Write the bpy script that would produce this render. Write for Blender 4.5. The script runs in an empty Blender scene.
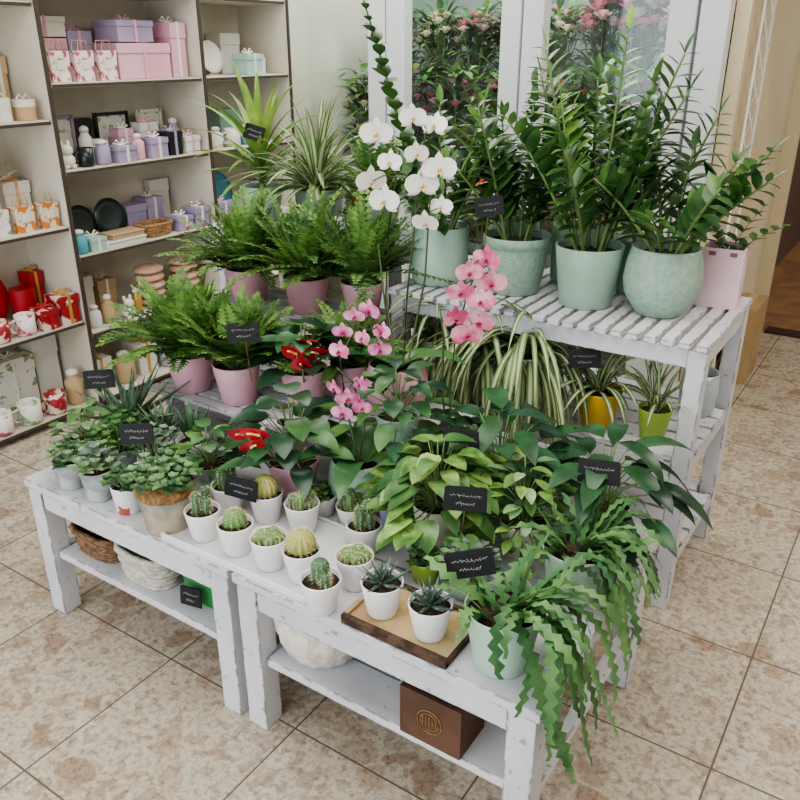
import bpy, math, random
from mathutils import Vector, Matrix
Z=Vector((0,0,1)); pi=math.pi
R=random.Random(7)
def U(a,b): return R.uniform(a,b)
def C(h):
    h=h.lstrip('#'); o=[]
    for i in (0,2,4):
        c=int(h[i:i+2],16)/255
        o.append(c/12.92 if c<=.04045 else ((c+.055)/1.055)**2.4)
    return (*o,1)
# ---------------------------------------------------------------- materials
MC={}
def M(name,c,rough=.5,c2=None,sc=8,trans=0,metal=0,bump=0,det=3,spread=(.4,.6),coat=0,bsc=None,isl=0,spec=.5):
    if name in MC: return MC[name]
    m=bpy.data.materials.new(name); m.use_nodes=True; nt=m.node_tree; n=nt.nodes; l=nt.links
    b=n['Principled BSDF']; out=n['Material Output']
    b.inputs['Base Color'].default_value=C(c); b.inputs['Roughness'].default_value=rough
    b.inputs['Metallic'].default_value=metal; b.inputs['Coat Weight'].default_value=coat; b.inputs['Specular IOR Level'].default_value=spec
    tc=n.new('ShaderNodeTexCoord')
    no=n.new('ShaderNodeTexNoise'); no.inputs['Scale'].default_value=sc; no.inputs['Detail'].default_value=det
    l.new(tc.outputs['Object'],no.inputs['Vector'])
    col=None
    if c2:
        r=n.new('ShaderNodeValToRGB'); r.color_ramp.elements[0].color=C(c); r.color_ramp.elements[1].color=C(c2)
        r.color_ramp.elements[0].position=spread[0]; r.color_ramp.elements[1].position=spread[1]
        l.new(no.outputs['Fac'],r.inputs['Fac']); col=r.outputs['Color']
        if isl:
            g=n.new('ShaderNodeNewGeometry'); mr=n.new('ShaderNodeMapRange'); mr.inputs[3].default_value=1-isl; mr.inputs[4].default_value=1+isl*.8
            l.new(g.outputs['Random Per Island'],mr.inputs[0]); hs=n.new('ShaderNodeHueSaturation'); l.new(mr.outputs[0],hs.inputs['Value'])
            m2=n.new('ShaderNodeMapRange'); m2.inputs[3].default_value=.51; m2.inputs[4].default_value=.475; l.new(g.outputs['Random Per Island'],m2.inputs[0]); l.new(m2.outputs[0],hs.inputs['Hue'])
            l.new(col,hs.inputs['Color']); col=hs.outputs['Color']
        l.new(col,b.inputs['Base Color'])
    if bump:
        bu=n.new('ShaderNodeBump'); bu.inputs['Strength'].default_value=bump; bu.inputs['Distance'].default_value=.01
        if bsc:
            n2=n.new('ShaderNodeTexNoise'); n2.inputs['Scale'].default_value=bsc; l.new(tc.outputs['Object'],n2.inputs['Vector']); l.new(n2.outputs['Fac'],bu.inputs['Height'])
        else: l.new(no.outputs['Fac'],bu.inputs['Height'])
        l.new(bu.outputs['Normal'],b.inputs['Normal'])
    if trans:
        t=n.new('ShaderNodeBsdfTranslucent'); mx=n.new('ShaderNodeMixShader'); mx.inputs[0].default_value=trans
        if col: l.new(col,t.inputs['Color'])
        else: t.inputs['Color'].default_value=C(c)
        l.new(b.outputs[0],mx.inputs[1]); l.new(t.outputs[0],mx.inputs[2]); l.new(mx.outputs[0],out.inputs['Surface'])
    MC[name]=m; return m
def leafmat(name,c,c2,rough=.45,sc=14,isl=.3): return M(name,c,rough,c2,sc,trans=.2,isl=isl)
zzl=leafmat('zz_leaf','#335632','#4f7a3e',.3); zzl2=leafmat('zz_leaf_young','#648f46','#7ba955',.32)
fern=leafmat('fern_leaf','#59833c','#7ca456',.55,9); fernd=leafmat('fern_leaf_dark','#3e6332','#5a8444',.55,9)
spg=leafmat('spider_green','#55744a','#6f8f58',.45); spc=M('spider_cream','#c4c9a0',.45,trans=.2)
pothos=leafmat('pothos_leaf','#527f3c','#8fb264',.36,26); pothd=leafmat('pothos_dark','#3b653a','#558549',.36,12)
calat=leafmat('calathea_leaf','#2c4c33','#3d6a48',.36,10); dark=leafmat('dark_leaf','#264331','#33573a',.28,8)
jade=leafmat('jade_leaf','#3f6348','#5e8758',.34,20); aloe=M('aloe_leaf','#4f6a54',.45,'#768f72',40)
hawo=M('haworthia_leaf','#34493e',.5,'#7d8f80',70,spread=(.45,.7)); cact=M('cactus_green','#567a47',.6,'#6f9256',20)
cactd=M('cactus_dark','#426044',.6,'#537653',20); cacty=M('cactus_yellow','#929c55',.6,'#b0a768',20)
fishb=leafmat('fishbone_leaf','#4a7648','#6c985f',.42,12); drac=leafmat('dracaena_leaf','#5d8e40','#a0bd66',.42,6)
jadel=leafmat('light_succulent_leaf','#6f9764','#91b084',.4,20); greyl=leafmat('grey_green_leaf','#71887a','#94a690',.5,20)
orchl=leafmat('orchid_leaf','#3b663b','#548449',.3,6)
stemg=M('stem_green','#647a48',.5); stemd=M('stem_dark','#3d4a2a',.5); soil=M('potting_soil','#2a1f17',.95,'#4a3a2b',60,bump=.6)
redsp=M('anthurium_red','#bd1e30',.28,'#cf3f4c',8); spad=M('spadix_yellow','#e6cf8a',.5)
wpet=M('orchid_white_petal','#e3dfd8',.6,trans=.2); ppet=M('orchid_pink_petal','#c9588e',.5,'#e8a9c6',30,trans=.2); ppet2=M('orchid_rose_petal','#cf5f86',.5,'#e8a8b4',25,trans=.2)
lip=M('orchid_lip','#9c2054',.5); lipy=M('orchid_lip_yellow','#c0a878',.5)
mint=M('mint_glaze','#8fa996',.4,'#9db4a2',5,coat=.1); mintl=M('mint_light_glaze','#a3bba9',.4,'#b0c6b6',5,coat=.1)
minte=M('mint_embossed','#8da593',.5,'#9ab09f',60,bump=.35,bsc=70)
pink=M('pink_glaze','#cf9da9',.42,'#d9aab5',5,coat=.1); lilac=M('lilac_glaze','#b4b6cf',.4); whp=M('white_ceramic','#dcdad9',.4,coat=.1)
greyp=M('cement_pot','#85888a',.85,'#b3b6b4',16,bump=.4); cream=M('cream_glaze','#cfccb6',.4); yel=M('yellow_glaze','#c2a030',.35); lime=M('lime_glaze','#8ca648',.4)
tin=M('aged_tin','#8b8d86',.6,'#b9ac96',14,metal=.2,bump=.3); twine=M('twine','#a07c50',.9,'#7d5c37',80,bump=.5)
redpot=M('red_print_pot','#dcdad8',.4,'#b04a42',14,spread=(.58,.6))
slate=M('chalkboard_black','#17181a',.8); chalk=M('chalk','#c8c8c4',.9); dowel=M('dowel_wood','#b08d5c',.7)
spine=M('cactus_spine','#d9cfa8',.6)
def paint(name,base,base2,chip,amt):
    m=M(name,base,.5,base2,5); nt=m.node_tree; n=nt.nodes; l=nt.links; b=n['Principled BSDF']
    ramp=b.inputs['Base Color'].links[0].from_node
    bv=n.new('ShaderNodeBevel'); bv.samples=4; bv.inputs['Radius'].default_value=.008
    ge=n.new('ShaderNodeNewGeometry'); dt=n.new('ShaderNodeVectorMath'); dt.operation='DOT_PRODUCT'
    l.new(bv.outputs[0],dt.inputs[0]); l.new(ge.outputs['True Normal'],dt.inputs[1])
    e=n.new('ShaderNodeMapRange'); e.inputs[1].default_value=.998; e.inputs[2].default_value=.93; l.new(dt.outputs['Value'],e.inputs[0])
    tc=n.new('ShaderNodeTexCoord'); no=n.new('ShaderNodeTexNoise'); no.inputs['Scale'].default_value=26; no.inputs['Detail'].default_value=7
    l.new(tc.outputs['Object'],no.inputs['Vector'])
    g=n.new('ShaderNodeMapRange'); g.inputs[1].default_value=.47; g.inputs[2].default_value=.53; l.new(no.outputs['Fac'],g.inputs[0])
    mu=n.new('ShaderNodeMath'); mu.operation='MULTIPLY'; l.new(e.outputs[0],mu.inputs[0]); l.new(g.outputs[0],mu.inputs[1])
    n4=n.new('ShaderNodeTexNoise'); n4.inputs['Scale'].default_value=40; n4.inputs['Detail'].default_value=6; l.new(tc.outputs['Object'],n4.inputs['Vector'])
    g4=n.new('ShaderNodeMapRange'); g4.inputs[1].default_value=.66; g4.inputs[2].default_value=.69; g4.inputs[4].default_value=.5; l.new(n4.outputs['Fac'],g4.inputs[0])
    mxx=n.new('ShaderNodeMath'); mxx.operation='MAXIMUM'; l.new(mu.outputs[0],mxx.inputs[0]); l.new(g4.outputs[0],mxx.inputs[1])
    m2=n.new('ShaderNodeMath'); m2.operation='MULTIPLY'; m2.inputs[1].default_value=amt; l.new(mxx.outputs[0],m2.inputs[0])
    mx=n.new('ShaderNodeMixRGB'); mx.inputs[2].default_value=C(chip); l.new(m2.outputs[0],mx.inputs[0]); l.new(ramp.outputs['Color'],mx.inputs[1])
    l.new(mx.outputs[0],b.inputs['Base Color']); return m
wpaint=paint('distressed_white_paint','#cfced1','#c0c1c6','#4a3d34',.95)
# ---------------------------------------------------------------- mesh builder
def prof(k,t):
    if k=='ov': return max(.03,math.sin(pi*min(1,t**.8))**.8) if t<1 else .02
    if k=='la': return max(.02,math.sin(pi*t**.6)) if t<1 else .02
    if k=='st': return .6+.4*min(1,t*3) if t<.6 else max(.03,1-((t-.6)/.4)**1.6)
    if k=='ht': return .6+.4*math.sin(min(1,t/.25)*pi/2) if t<.25 else max(.02,math.cos((t-.25)/.75*pi/2)**.8)
    if k=='al': return max(.04,1-t**1.3)
    if k=='rd': return max(.1,math.sin(pi*(.08+.88*t))**.5)
    return 1
class MB:
    def __init__(s): s.v=[];s.f=[];s.mi=[];s.sm=[];s.mats=[]
    def m(s,mat):
        if mat not in s.mats: s.mats.append(mat)
        return s.mats.index(mat)
    def add(s,vs,fs,mat,smooth=True):
        o=len(s.v); s.v+=[tuple(v) for v in vs]; k=s.m(mat) if not isinstance(mat,list) else None
        for i,f in enumerate(fs):
            s.f.append([j+o for j in f]); s.mi.append(k if k is not None else s.m(mat[i])); s.sm.append(smooth)
    def box(s,c,d,mat,rz=0,rx=0,taper=1):
        x,y,z=d[0]/2,d[1]/2,d[2]/2
        vs=[Vector((a*x*(taper if e<0 else 1),b*y*(taper if e<0 else 1),e*z)) for e in(-1,1) for a,b in((-1,-1),(1,-1),(1,1),(-1,1))]
        rm=Matrix.Rotation(rz,3,'Z')@Matrix.Rotation(rx,3,'X')
        vs=[rm@v+Vector(c) for v in vs]
        s.add(vs,[(3,2,1,0),(4,5,6,7),(0,1,5,4),(1,2,6,5),(2,3,7,6),(3,0,4,7)],mat,False)
    def lathe(s,pr,mat,c=(0,0,0),n=28,ribs=0,amp=0,smooth=True,sx=1,sy=1):
        vs=[];fs=[]
        for r,z in pr:
            for i in range(n):
                a=2*pi*i/n; q=r*(1+amp*math.cos(ribs*a)) if ribs else r
                vs.append((c[0]+q*math.cos(a)*sx,c[1]+q*math.sin(a)*sy,c[2]+z))
        for j in range(len(pr)-1):
            for i in range(n):
                k=(i+1)%n; fs.append((j*n+i,j*n+k,(j+1)*n+k,(j+1)*n+i))
        if pr[0][0]>.001: fs.append(tuple(reversed(range(n))))
        if pr[-1][0]>.001: fs.append(tuple((len(pr)-1)*n+i for i in range(n)))
        s.add(vs,fs,mat,smooth)
    def tube(s,pts,r0,mat,r1=None,n=6):
        pts=[Vector(p) for p in pts]; r1=r0 if r1 is None else r1; vs=[];fs=[];m=len(pts)
        for i,p in enumerate(pts):
            d=(pts[min(i+1,m-1)]-pts[max(i-1,0)]).normalized()
            a=d.cross(Z); 
            if a.length<.05: a=d.cross(Vector((1,0,0)))
            a.normalize(); b=d.cross(a); r=r0+(r1-r0)*i/(m-1)
            for k in range(n): vs.append(p+a*r*math.cos(2*pi*k/n)+b*r*math.sin(2*pi*k/n))
        for i in range(m-1):
            for k in range(n):
                q=(k+1)%n; fs.append((i*n+k,i*n+q,(i+1)*n+q,(i+1)*n+k))
        fs.append(tuple(range(n))); fs.append(tuple((m-1)*n+k for k in range(n)))
        s.add(vs,fs,mat)
    def ball(s,c,r,mat,seg=12,ring=8,ribs=0,amp=0,sc=(1,1,1)):
        pr=[(max(.0001,math.sin(pi*j/ring))*r,-math.cos(pi*j/ring)*r*sc[2]) for j in range(ring+1)]
        s.lathe(pr,mat,c,seg,ribs,amp,True,sc[0],sc[1])
    def leaf(s,b,d,L,W,mat,droop=.5,fold=.25,k='ov',n=5,mat2=None,side=None,thick=0,wig=0):
        p=Vector(b); d=Vector(d).normalized()
        sd=side.normalized() if side else d.cross(Z)
        if sd.length<.05: a=U(0,2*pi); sd=Vector((math.cos(a),math.sin(a),0))
        sd.normalize(); vs=[]; cols=5 if mat2 else 3; ph=U(0,6.28)
        if wig: sd=(sd+d.cross(sd)*U(-.6,.6)).normalized()
        for i in range(n+1):
            t=i/n; w=W/2*prof(k,t); nr=sd.cross(d).normalized()
            wl=wr=w
            if k=='zz': q=W/2*(1 if t<.92 else .5)*(1 if t>.08 else .4); wl=q*(1 if i%2 else .28); wr=q*(.28 if i%2 else 1)
            offs=(-1,-.45,0,.45,1) if mat2 else (-1,0,1)
            for o in offs:
                w_=wl if o<0 else wr
                vs.append(p+sd*w_*o+nr*(w_*fold*abs(o)-thick*(1-abs(o))*prof(k,t)))
            p=p+d*L/n; d=d+Vector((0,0,-droop/n))
            if wig: d=d+sd*wig*math.sin(ph+t*5)/n+Vector((U(-1,1),U(-1,1),0))*wig*.6/n
            d.normalize()
            if wig and d.z<-.93: d=Vector((d.x,d.y,-.93*max(.2,(d.x**2+d.y**2)**.5)/.36)).normalized()
        fs=[];ms=[]
        for i in range(n):
            for j in range(cols-1):
                a=i*cols+j; fs.append((a,a+1,a+cols+1,a+cols)); ms.append(mat2 if mat2 and j in(1,2) else mat)
        s.add(vs,fs,ms)
        if thick:
            vv=[];ff=[]
            for i in range(n+1):
                l_,r_=vs[i*cols],vs[i*cols+cols-1]
                vv+=[l_,(l_+r_)/2+Vector((0,0,thick*.3)),r_]
            for i in range(n):
                for j in range(2): a=i*3+j; ff.append((a,a+1,a+4,a+3))
            s.add(vv,ff,mat)
        return p
    def obj(s,name,loc=(0,0,0),rz=0,bevel=0,parent=None):
        me=bpy.data.meshes.new(name); me.from_pydata([tuple(v) for v in s.v],[],s.f); 
        for m in s.mats: me.materials.append(m)
        me.polygons.foreach_set('material_index',s.mi); me.polygons.foreach_set('use_smooth',s.sm); me.update()
        o=bpy.data.objects.new(name,me); bpy.context.collection.objects.link(o); o.location=loc; o.rotation_euler=(0,0,rz)
        if bevel:
            b=o.modifiers.new('b','BEVEL'); b.width=bevel; b.segments=2; b.limit_method='ANGLE'
        if parent: o.parent=parent
        return o
# ---------------------------------------------------------------- room
def floor_mat():
    m=M('floor_tile_mat','#c9bba6',.22); nt=m.node_tree; n=nt.nodes; l=nt.links; b=n['Principled BSDF']
    tc=n.new('ShaderNodeTexCoord'); mp=n.new('ShaderNodeMapping'); mp.inputs['Location'].default_value=(.36,-.03,0); l.new(tc.outputs['Object'],mp.inputs['Vector'])
    br=n.new('ShaderNodeTexBrick'); br.offset=0; br.inputs['Scale'].default_value=1; br.inputs['Brick Width'].default_value=.46; br.inputs['Row Height'].default_value=.46
    br.inputs['Mortar Size'].default_value=.003; br.inputs['Mortar Smooth'].default_value=.3; br.inputs['Color1'].default_value=(1,1,1,1); br.inputs['Color2'].default_value=(.85,.85,.85,1); br.inputs['Mortar'].default_value=(0,0,0,1)
    l.new(mp.outputs[0],br.inputs['Vector'])
    nz=n.new('ShaderNodeTexNoise'); nz.inputs['Scale'].default_value=16; nz.inputs['Detail'].default_value=5; l.new(tc.outputs['Object'],nz.inputs['Vector'])
    ad=n.new('ShaderNodeMixRGB'); ad.blend_type='ADD'; ad.inputs[0].default_value=.06; l.new(tc.outputs['Object'],ad.inputs[1]); l.new(nz.outputs['Color'],ad.inputs[2])
    def vor(f,s_):
        v=n.new('ShaderNodeTexVoronoi'); v.inputs['Scale'].default_value=s_; v.feature=f; l.new(ad.outputs[0],v.inputs['Vector']); return v
    v=vor('F1',14); ve=vor('DISTANCE_TO_EDGE',14); v2=vor('F1',46)
    sp=n.new('ShaderNodeSeparateColor'); l.new(v.outputs['Color'],sp.inputs[0])
    r=n.new('ShaderNodeValToRGB'); r.color_ramp.interpolation='CONSTANT'; e=r.color_ramp.elements
    e[0].color=C('#c2b7a6'); e[1].position=.5; e[1].color=C('#b4a38f')
    for pz,cc in((.6,'#beb2a0'),(.8,'#a8937f'),(.85,'#b7a894'),(.92,'#cac1b2')): x=e.new(pz); x.color=C(cc)
    l.new(sp.outputs[0],r.inputs['Fac'])
    er=n.new('ShaderNodeMapRange'); er.inputs[1].default_value=.02; er.inputs[2].default_value=.12; l.new(ve.outputs['Distance'],er.inputs[0])
    mx=n.new('ShaderNodeMixRGB'); mx.inputs[1].default_value=C('#c2b7a6'); l.new(er.outputs[0],mx.inputs[0]); l.new(r.outputs['Color'],mx.inputs[2])
    s2=n.new('ShaderNodeSeparateColor'); l.new(v2.outputs['Color'],s2.inputs[0])
    g2=n.new('ShaderNodeMapRange'); g2.inputs[1].default_value=.74; g2.inputs[2].default_value=.76; g2.inputs[4].default_value=.5; l.new(s2.outputs[0],g2.inputs[0])
    mc=n.new('ShaderNodeMixRGB'); mc.inputs[2].default_value=C('#998776'); l.new(g2.outputs[0],mc.inputs[0]); l.new(mx.outputs[0],mc.inputs[1])
    n3=n.new('ShaderNodeTexNoise'); n3.inputs['Scale'].default_value=60; n3.inputs['Detail'].default_value=9; n3.inputs['Roughness'].default_value=.75; l.new(tc.outputs['Object'],n3.inputs['Vector'])
    r3=n.new('ShaderNodeValToRGB'); r3.color_ramp.elements[0].position=.36; r3.color_ramp.elements[0].color=C('#9c9184'); r3.color_ramp.elements[1].position=.54; r3.color_ramp.elements[1].color=(1,1,1,1); l.new(n3.outputs['Fac'],r3.inputs['Fac'])
    m2=n.new('ShaderNodeMixRGB'); m2.blend_type='MULTIPLY'; m2.inputs[0].default_value=.7; l.new(mc.outputs[0],m2.inputs[1]); l.new(r3.outputs['Color'],m2.inputs[2])
    m3=n.new('ShaderNodeMixRGB'); m3.inputs[1].default_value=C('#6a5f55'); inv=n.new('ShaderNodeMath'); inv.operation='SUBTRACT'; inv.inputs[0].default_value=1; l.new(br.outputs['Fac'],inv.inputs[1])
    l.new(inv.outputs[0],m3.inputs[0]); l.new(m2.outputs[0],m3.inputs[2]); l.new(m3.outputs[0],b.inputs['Base Color'])
    rr=n.new('ShaderNodeMapRange'); rr.inputs[3].default_value=.32; rr.inputs[4].default_value=.14; l.new(n3.outputs['Fac'],rr.inputs[0]); l.new(rr.outputs[0],b.inputs['Roughness'])
    return m
def slab(name,c,d,mat,bevel=0):
    b=MB(); b.box((0,0,0),d,mat); return b.obj(name,c,bevel=bevel)
wall=M('wall_plaster','#c6beae',.85,'#cfc8ba',2); beige=M('beige_panel','#cdbfa0',.6,'#d6c9ac',2)
ceilm=M('ceiling_paint','#e6e3dc',.9)
fl=slab('floor',(-.25,1.56,-.05),(6.5,7.12,.1),floor_mat())
woodf=M('wood_floor','#86654a',.45,'#a07a54',6)
slab('floor_hallway',(.75,7.62,-.05),(4.5,5,.1),woodf)
slab('wall_left',(-3.55,1.56,1.4),(.1,7.12,2.8),wall)
slab('wall_back',(-2.15,5.17,1.4),(2.7,.1,2.8),wall)
slab('wall_right',(3.05,1.56,1.4),(.1,7.12,2.8),wall)
slab('wall_back_right',(1.75,5.17,1.4),(2.5,.1,2.8),wall)
slab('wall_hallway',(.75,9.2,1.4),(4.5,.1,2.8),M('hall_wall','#5f4636',.7,'#6f5340',3))
slab('wall_hallway_side',(-1.0,7.2,1.4),(.1,4,2.8),M('hall_wall2','#604a3a',.7))
slab('ceiling',(-.25,3.5,2.85),(6.5,11,.1),ceilm)
b=MB(); fr=M('door_frame_cream','#cbbd9e',.5)
b.box((-.76,5.1,1.05),(.08,.06,2.1),fr); b.box((.46,5.1,1.05),(.08,.06,2.1),fr); b.box((-.15,5.1,2.14),(1.3,.06,.08),fr); b.obj('door_1')
slab('trim_threshold',(-.15,5.13,.008),(1.1,.1,.016),M('threshold_dark','#3a2a20',.5))
# cold room (flower cooler)
b=MB(); fm=M('upvc_white','#d6d9dc',.4)
pan=M('cooler_panel','#66736b',.6,'#7b887f',3)
for x0,x1 in((-2.63,-2.39),(-1.87,-1.645),(-1.10,-.85)):
    m_=(x0+x1)/2
    b.box(((x0+m_)/2-.003,3.7,1.35),(m_-x0-.01,.07,2.5),fm); b.box(((x1+m_)/2+.003,3.69,1.35),(x1-m_-.01,.08,2.5),fm); b.box((m_,3.71,1.35),(.02,.04,2.5),M('gasket','#8b9094',.6))
b.box((-2.17,3.72,.05),(2.65,.08,.1),fm); b.box((-2.17,3.72,2.66),(2.65,.08,.2),fm)
b.box((-3.48,3.72,1.35),(.06,.07,2.5),fm)
for x0,x1 in((-3.45,-2.63),(-2.39,-1.87),(-1.645,-1.10)): b.box(((x0+x1)/2,3.72,.45),(x1-x0,.05,.1),fm); 
b.obj('window_1',bevel=.006)
gl=bpy.data.materials.new('glass_pane'); gl.use_nodes=True; nn=gl.node_tree.nodes; ll=gl.node_tree.links; nn.remove(nn['Principled BSDF'])
tr=nn.new('ShaderNodeBsdfTransparent'); tr.inputs[0].default_value=(.93,.96,.95,1); go=nn.new('ShaderNodeBsdfGlossy'); go.inputs['Roughness'].default_value=.03; go.inputs[0].default_value=(.9,.92,.94,1)
mx=nn.new('ShaderNodeMixShader'); mx.inputs[0].default_value=.04; ll.new(tr.outputs[0],mx.inputs[1]); ll.new(go.outputs[0],mx.inputs[2]); ll.new(mx.outputs[0],nn['Material Output'].inputs[0])
b=MB()
for x0,x1 in((-3.45,-2.63),(-2.39,-1.87),(-1.645,-1.10)):
    b.box(((x0+x1)/2,3.725,1.35),(x1-x0,.008,2.5),gl)
b.obj('window_2')
slab('wall_cooler_side',(-.82,4.42,1.4),(.06,1.36,2.8),beige)
slab('wall_cooler_back',(-2.2,5.06,1.4),(2.6,.06,2.8),pan)
slab('baseboard_cooler',(-.78,4.42,.04),(.02,1.3,.08),M('baseboard_tan','#a08c70',.5))
b=MB(); lat=M('lace_white','#d8d4cc',.6)
for i in range(18):
    z0=.02+i*.12
    b.tube([(0,-.1,z0),(0,.1,z0+.15)],.004,lat); b.tube([(0,.1,z0),(0,-.1,z0+.15)],.004,lat)
b.tube([(0,-.1,0.005),(0,-.1,2.25)],.006,lat); b.tube([(0,.1,0.005),(0,.1,2.25)],.006,lat)
b.obj('wall_trellis',(-.755,3.90,0))
# ---------------------------------------------------------------- shelving
shm=M('shelf_board','#c9c2b2',.6,'#d5cfc1',3); edg=M('shelf_edge_dark','#463c35',.5)
b=MB(); X0,X1=-3.49,-3.13; xc=(X0+X1)/2
bays=[(.55,2.12,(.05,.45,.88,1.32,1.76)),(2.14,2.98,(.05,.38,.74,1.11,1.46,1.82)),(3.0,3.62,(.05,.38,.74,1.11,1.46,1.82))]
for y0,y1,zs in bays:
    for z in zs:
        b.box((xc,(y0+y1)/2,z-.011),(X1-X0-.006,y1-y0-.02,.02),shm); b.box((X1,(y0+y1)/2,z-.013),(.006,y1-y0-.02,.012),edg)
for y in(.55,2.13,2.99,3.63):
    b.box((xc,y,1.07),(X1-X0,.022,2.14),shm); b.box((X1+.003,y,1.07),(.007,.018,2.14),edg)
b.box((X0+.004,2.1,1.1),(.008,3.1,2.1),shm); b.box((xc,2.09,2.15),(X1-X0,3.1,.02),shm)
b.obj('display_shelving_unit')
# ---------------------------------------------------------------- tables
def table(name,x0,x1,y0,y1):
    b=MB(); zt=.46; lg=.06
    n=6; wdt=(y1-y0)/n
    for i in range(n): b.box(((x0+x1)/2,y0+wdt*(i+.5),zt-.0125),(x1-x0,wdt-.002,.025),wpaint)
    for x in(x0+lg/2+.01,x1-lg/2-.01):
        for y in(y0+lg/2+.005,y1-lg/2-.01): b.box((x,y,(zt-.026)/2),(lg,lg,zt-.026),wpaint)
    b.box(((x0+x1)/2,y0+.02,zt-.056),(x1-x0-.14,.022,.058),wpaint); b.box(((x0+x1)/2,y1-.03,zt-.056),(x1-x0-.14,.022,.058),wpaint)
    for x in(x0+.03,x1-.03): b.box((x,(y0+y1)/2,zt-.056),(.022,y1-y0-.14,.058),wpaint)
    for i in range(4): 
        w=(y1-y0-.03)/4; b.box(((x0+x1)/2,y0+.02+w*(i+.5),.213),(x1-x0-.15 ,w-.003,.024),wpaint)
    for x in(x0+.03,x1-.03): b.box((x,(y0+y1)/2,.19),(.03,y1-y0-.13,.03),wpaint)
    b.obj(name,bevel=.002)
table('white_bench_table',-2.02,-1.205,1.08,1.80); table('white_bench_table',-1.195,-.40,1.08,1.80)
b=MB(); x0,x1,y0,y1=-1.44,-.42,2.12,2.64
for x in(x0+.025,x1-.025):
    for y in(y0+.025,y1-.025): b.box((x,y,.425),(.05,.05,.85),wpaint)
zz=.87
b.box(((x0+x1)/2,y0+.016,zz-.047),(x1-x0-.102,.022,.055),wpaint); b.box(((x0+x1)/2,y1-.016,zz-.047),(x1-x0-.102,.022,.055),wpaint)
for x in(x0+.016,x1-.016): b.box((x,(y0+y1)/2,zz-.047),(.022,y1-y0-.102,.055),wpaint)
k=22; w=(x1-x0+.02)/k
for i in range(k): b.box((x0-.01+w*(i+.5),(y0+y1)/2,zz-.009),(w-.012,y1-y0+.03,.018),wpaint)
for zz in(.52,.2):
    b.box(((x0+x1)/2,y0+.016,zz-.041),(x1-x0-.102,.022,.048),wpaint); b.box(((x0+x1)/2,y1-.016,zz-.041),(x1-x0-.102,.022,.048),wpaint)
    for x in(x0+.016,x1-.016): b.box((x,(y0+y1)/2,zz-.041),(.022,y1-y0-.102,.048),wpaint)
    for i in range(6): w=(y1-y0)/6; b.box(((x0+x1)/2,y0+w*(i+.5),zz-.008),(x1-x0-.004 if 0<i<5 else x1-x0-.104,w-.012,.016),wpaint)
b.obj('slatted_plant_stand',bevel=.002)
b=MB(); x0,x1,y0,y1=-1.98,-1.0,1.52,1.93
for i in range(8): w=(y1-y0)/8; b.box(((x0+x1)/2,y0+w*(i+.5),.592),(x1-x0,w-.012,.016),wpaint)
for x in(x0+.1,(x0+x1)/2,x1-.03): b.box((x,(y0+y1)/2,.572),(.03,y1-y0,.024),wpaint)
for x in(x0+.1,x1-.03):
    b.box((x,y0+.03,.51),(.035,.035,.10),wpaint); b.box((x,y1-.03,.28),(.035,.035,.56),wpaint)
b.obj('slatted_shelf_riser',bevel=.002)
b=MB()
for (a0,a1,zz,x0,x1) in((1.94,2.24,.75,-2.16,-1.5),(2.26,2.66,.95,-2.4,-1.5)):
    for i in range(5): w=(a1-a0)/5; b.box(((x0+x1)/2,a0+w*(i+.5),zz-.008),(x1-x0,w-.012,.016),wpaint)
    for x in(x0+.03,x1-.03):
        b.box((x,(a0+a1)/2,zz-.035),(.03,a1-a0,.036),wpaint)
        for y in(a0+.02,a1-.02): b.box((x,y,(zz-.053)/2),(.035,.035,zz-.053),wpaint)
b.obj('tiered_plant_stand',bevel=.002)
# ---------------------------------------------------------------- pots
def pot(b,rt,h,mat,rb=None,kind='taper',fill=None,c=(0,0,0)):
    rb=rt*.72 if rb is None else rb; t=max(.004,rt*.06); fill=h*.88 if fill is None else fill
    if kind=='taper': pr=[(rb*.94,0),(rb,.004),(rb+(rt-rb)*.5,h*.5),(rt,h-.003),(rt-t*.4,h),(rt-t,h-.003),(rt-t*1.2,fill*.9)]
    elif kind=='lip': pr=[(rb*.94,0),(rb,.004),(rt*.95,h*.8),(rt*.95,h*.82),(rt,h*.83),(rt,h-.003),(rt-t*.4,h),(rt-t,h-.003),(rt-t*1.2,fill*.9)]
    elif kind=='belly': pr=[(rb*.85,0),(rb,.006),(rt*1.08,h*.3),(rt*1.16,h*.52),(rt*1.1,h*.78),(rt,h*.95),(rt,h),(rt-t,h),(rt-t,fill*.9)]
    else: pr=[(rt*.9,0),(rt*.97,.008),(rt,h*.2),(rt,h-.003),(rt-t*.4,h),(rt-t,h-.003),(rt-t*1.2,fill*.9)]
    b.lathe(pr,mat,c,32); b.lathe([(rt-t*1.1,fill-.004),(rt*.5,fill+.004),(.001,fill+.006)],soil,c,20)
def az(a,e): return Vector((math.cos(a)*math.cos(e),math.sin(a)*math.cos(e),math.sin(e)))
def frond(b,base,d,L,mat,droop=1,ll=.05,n=18,lw=.014,up=.35,stm=stemg,taper=True,lprof='ov',ln=1):
    p=Vector(base); d=Vector(d).normalized(); pts=[p.copy()]
    for i in range(n):
        t=(i+1)/n; d=(d+Vector((0,0,-droop/n))).normalized(); p=p+d*L/n; pts.append(p.copy())
        if t<.12: continue
        sd=d.cross(Z); sd=sd.normalized() if sd.length>.05 else Vector((1,0,0)); q=sd.cross(d)
        s_=(math.sin(pi*min(1,.15+t*.82))**.6 if taper else 1)*ll
        for g in(-1,1):
            dd=(sd*g+d*.55+q*up*U(.3,1.2)).normalized()
            if ln==1:
                w=d*lw*.5; m=p+dd*s_*.45; e=p+dd*s_+Vector((0,0,-.2*s_))
                b.add([p,m-w,e,m+w],[(0,1,2,3)],mat)
            else: b.leaf(p,dd,s_,lw,mat,.3,.25,lprof,ln)
    b.tube(pts,.0022,stm,.001,4); return p
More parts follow.
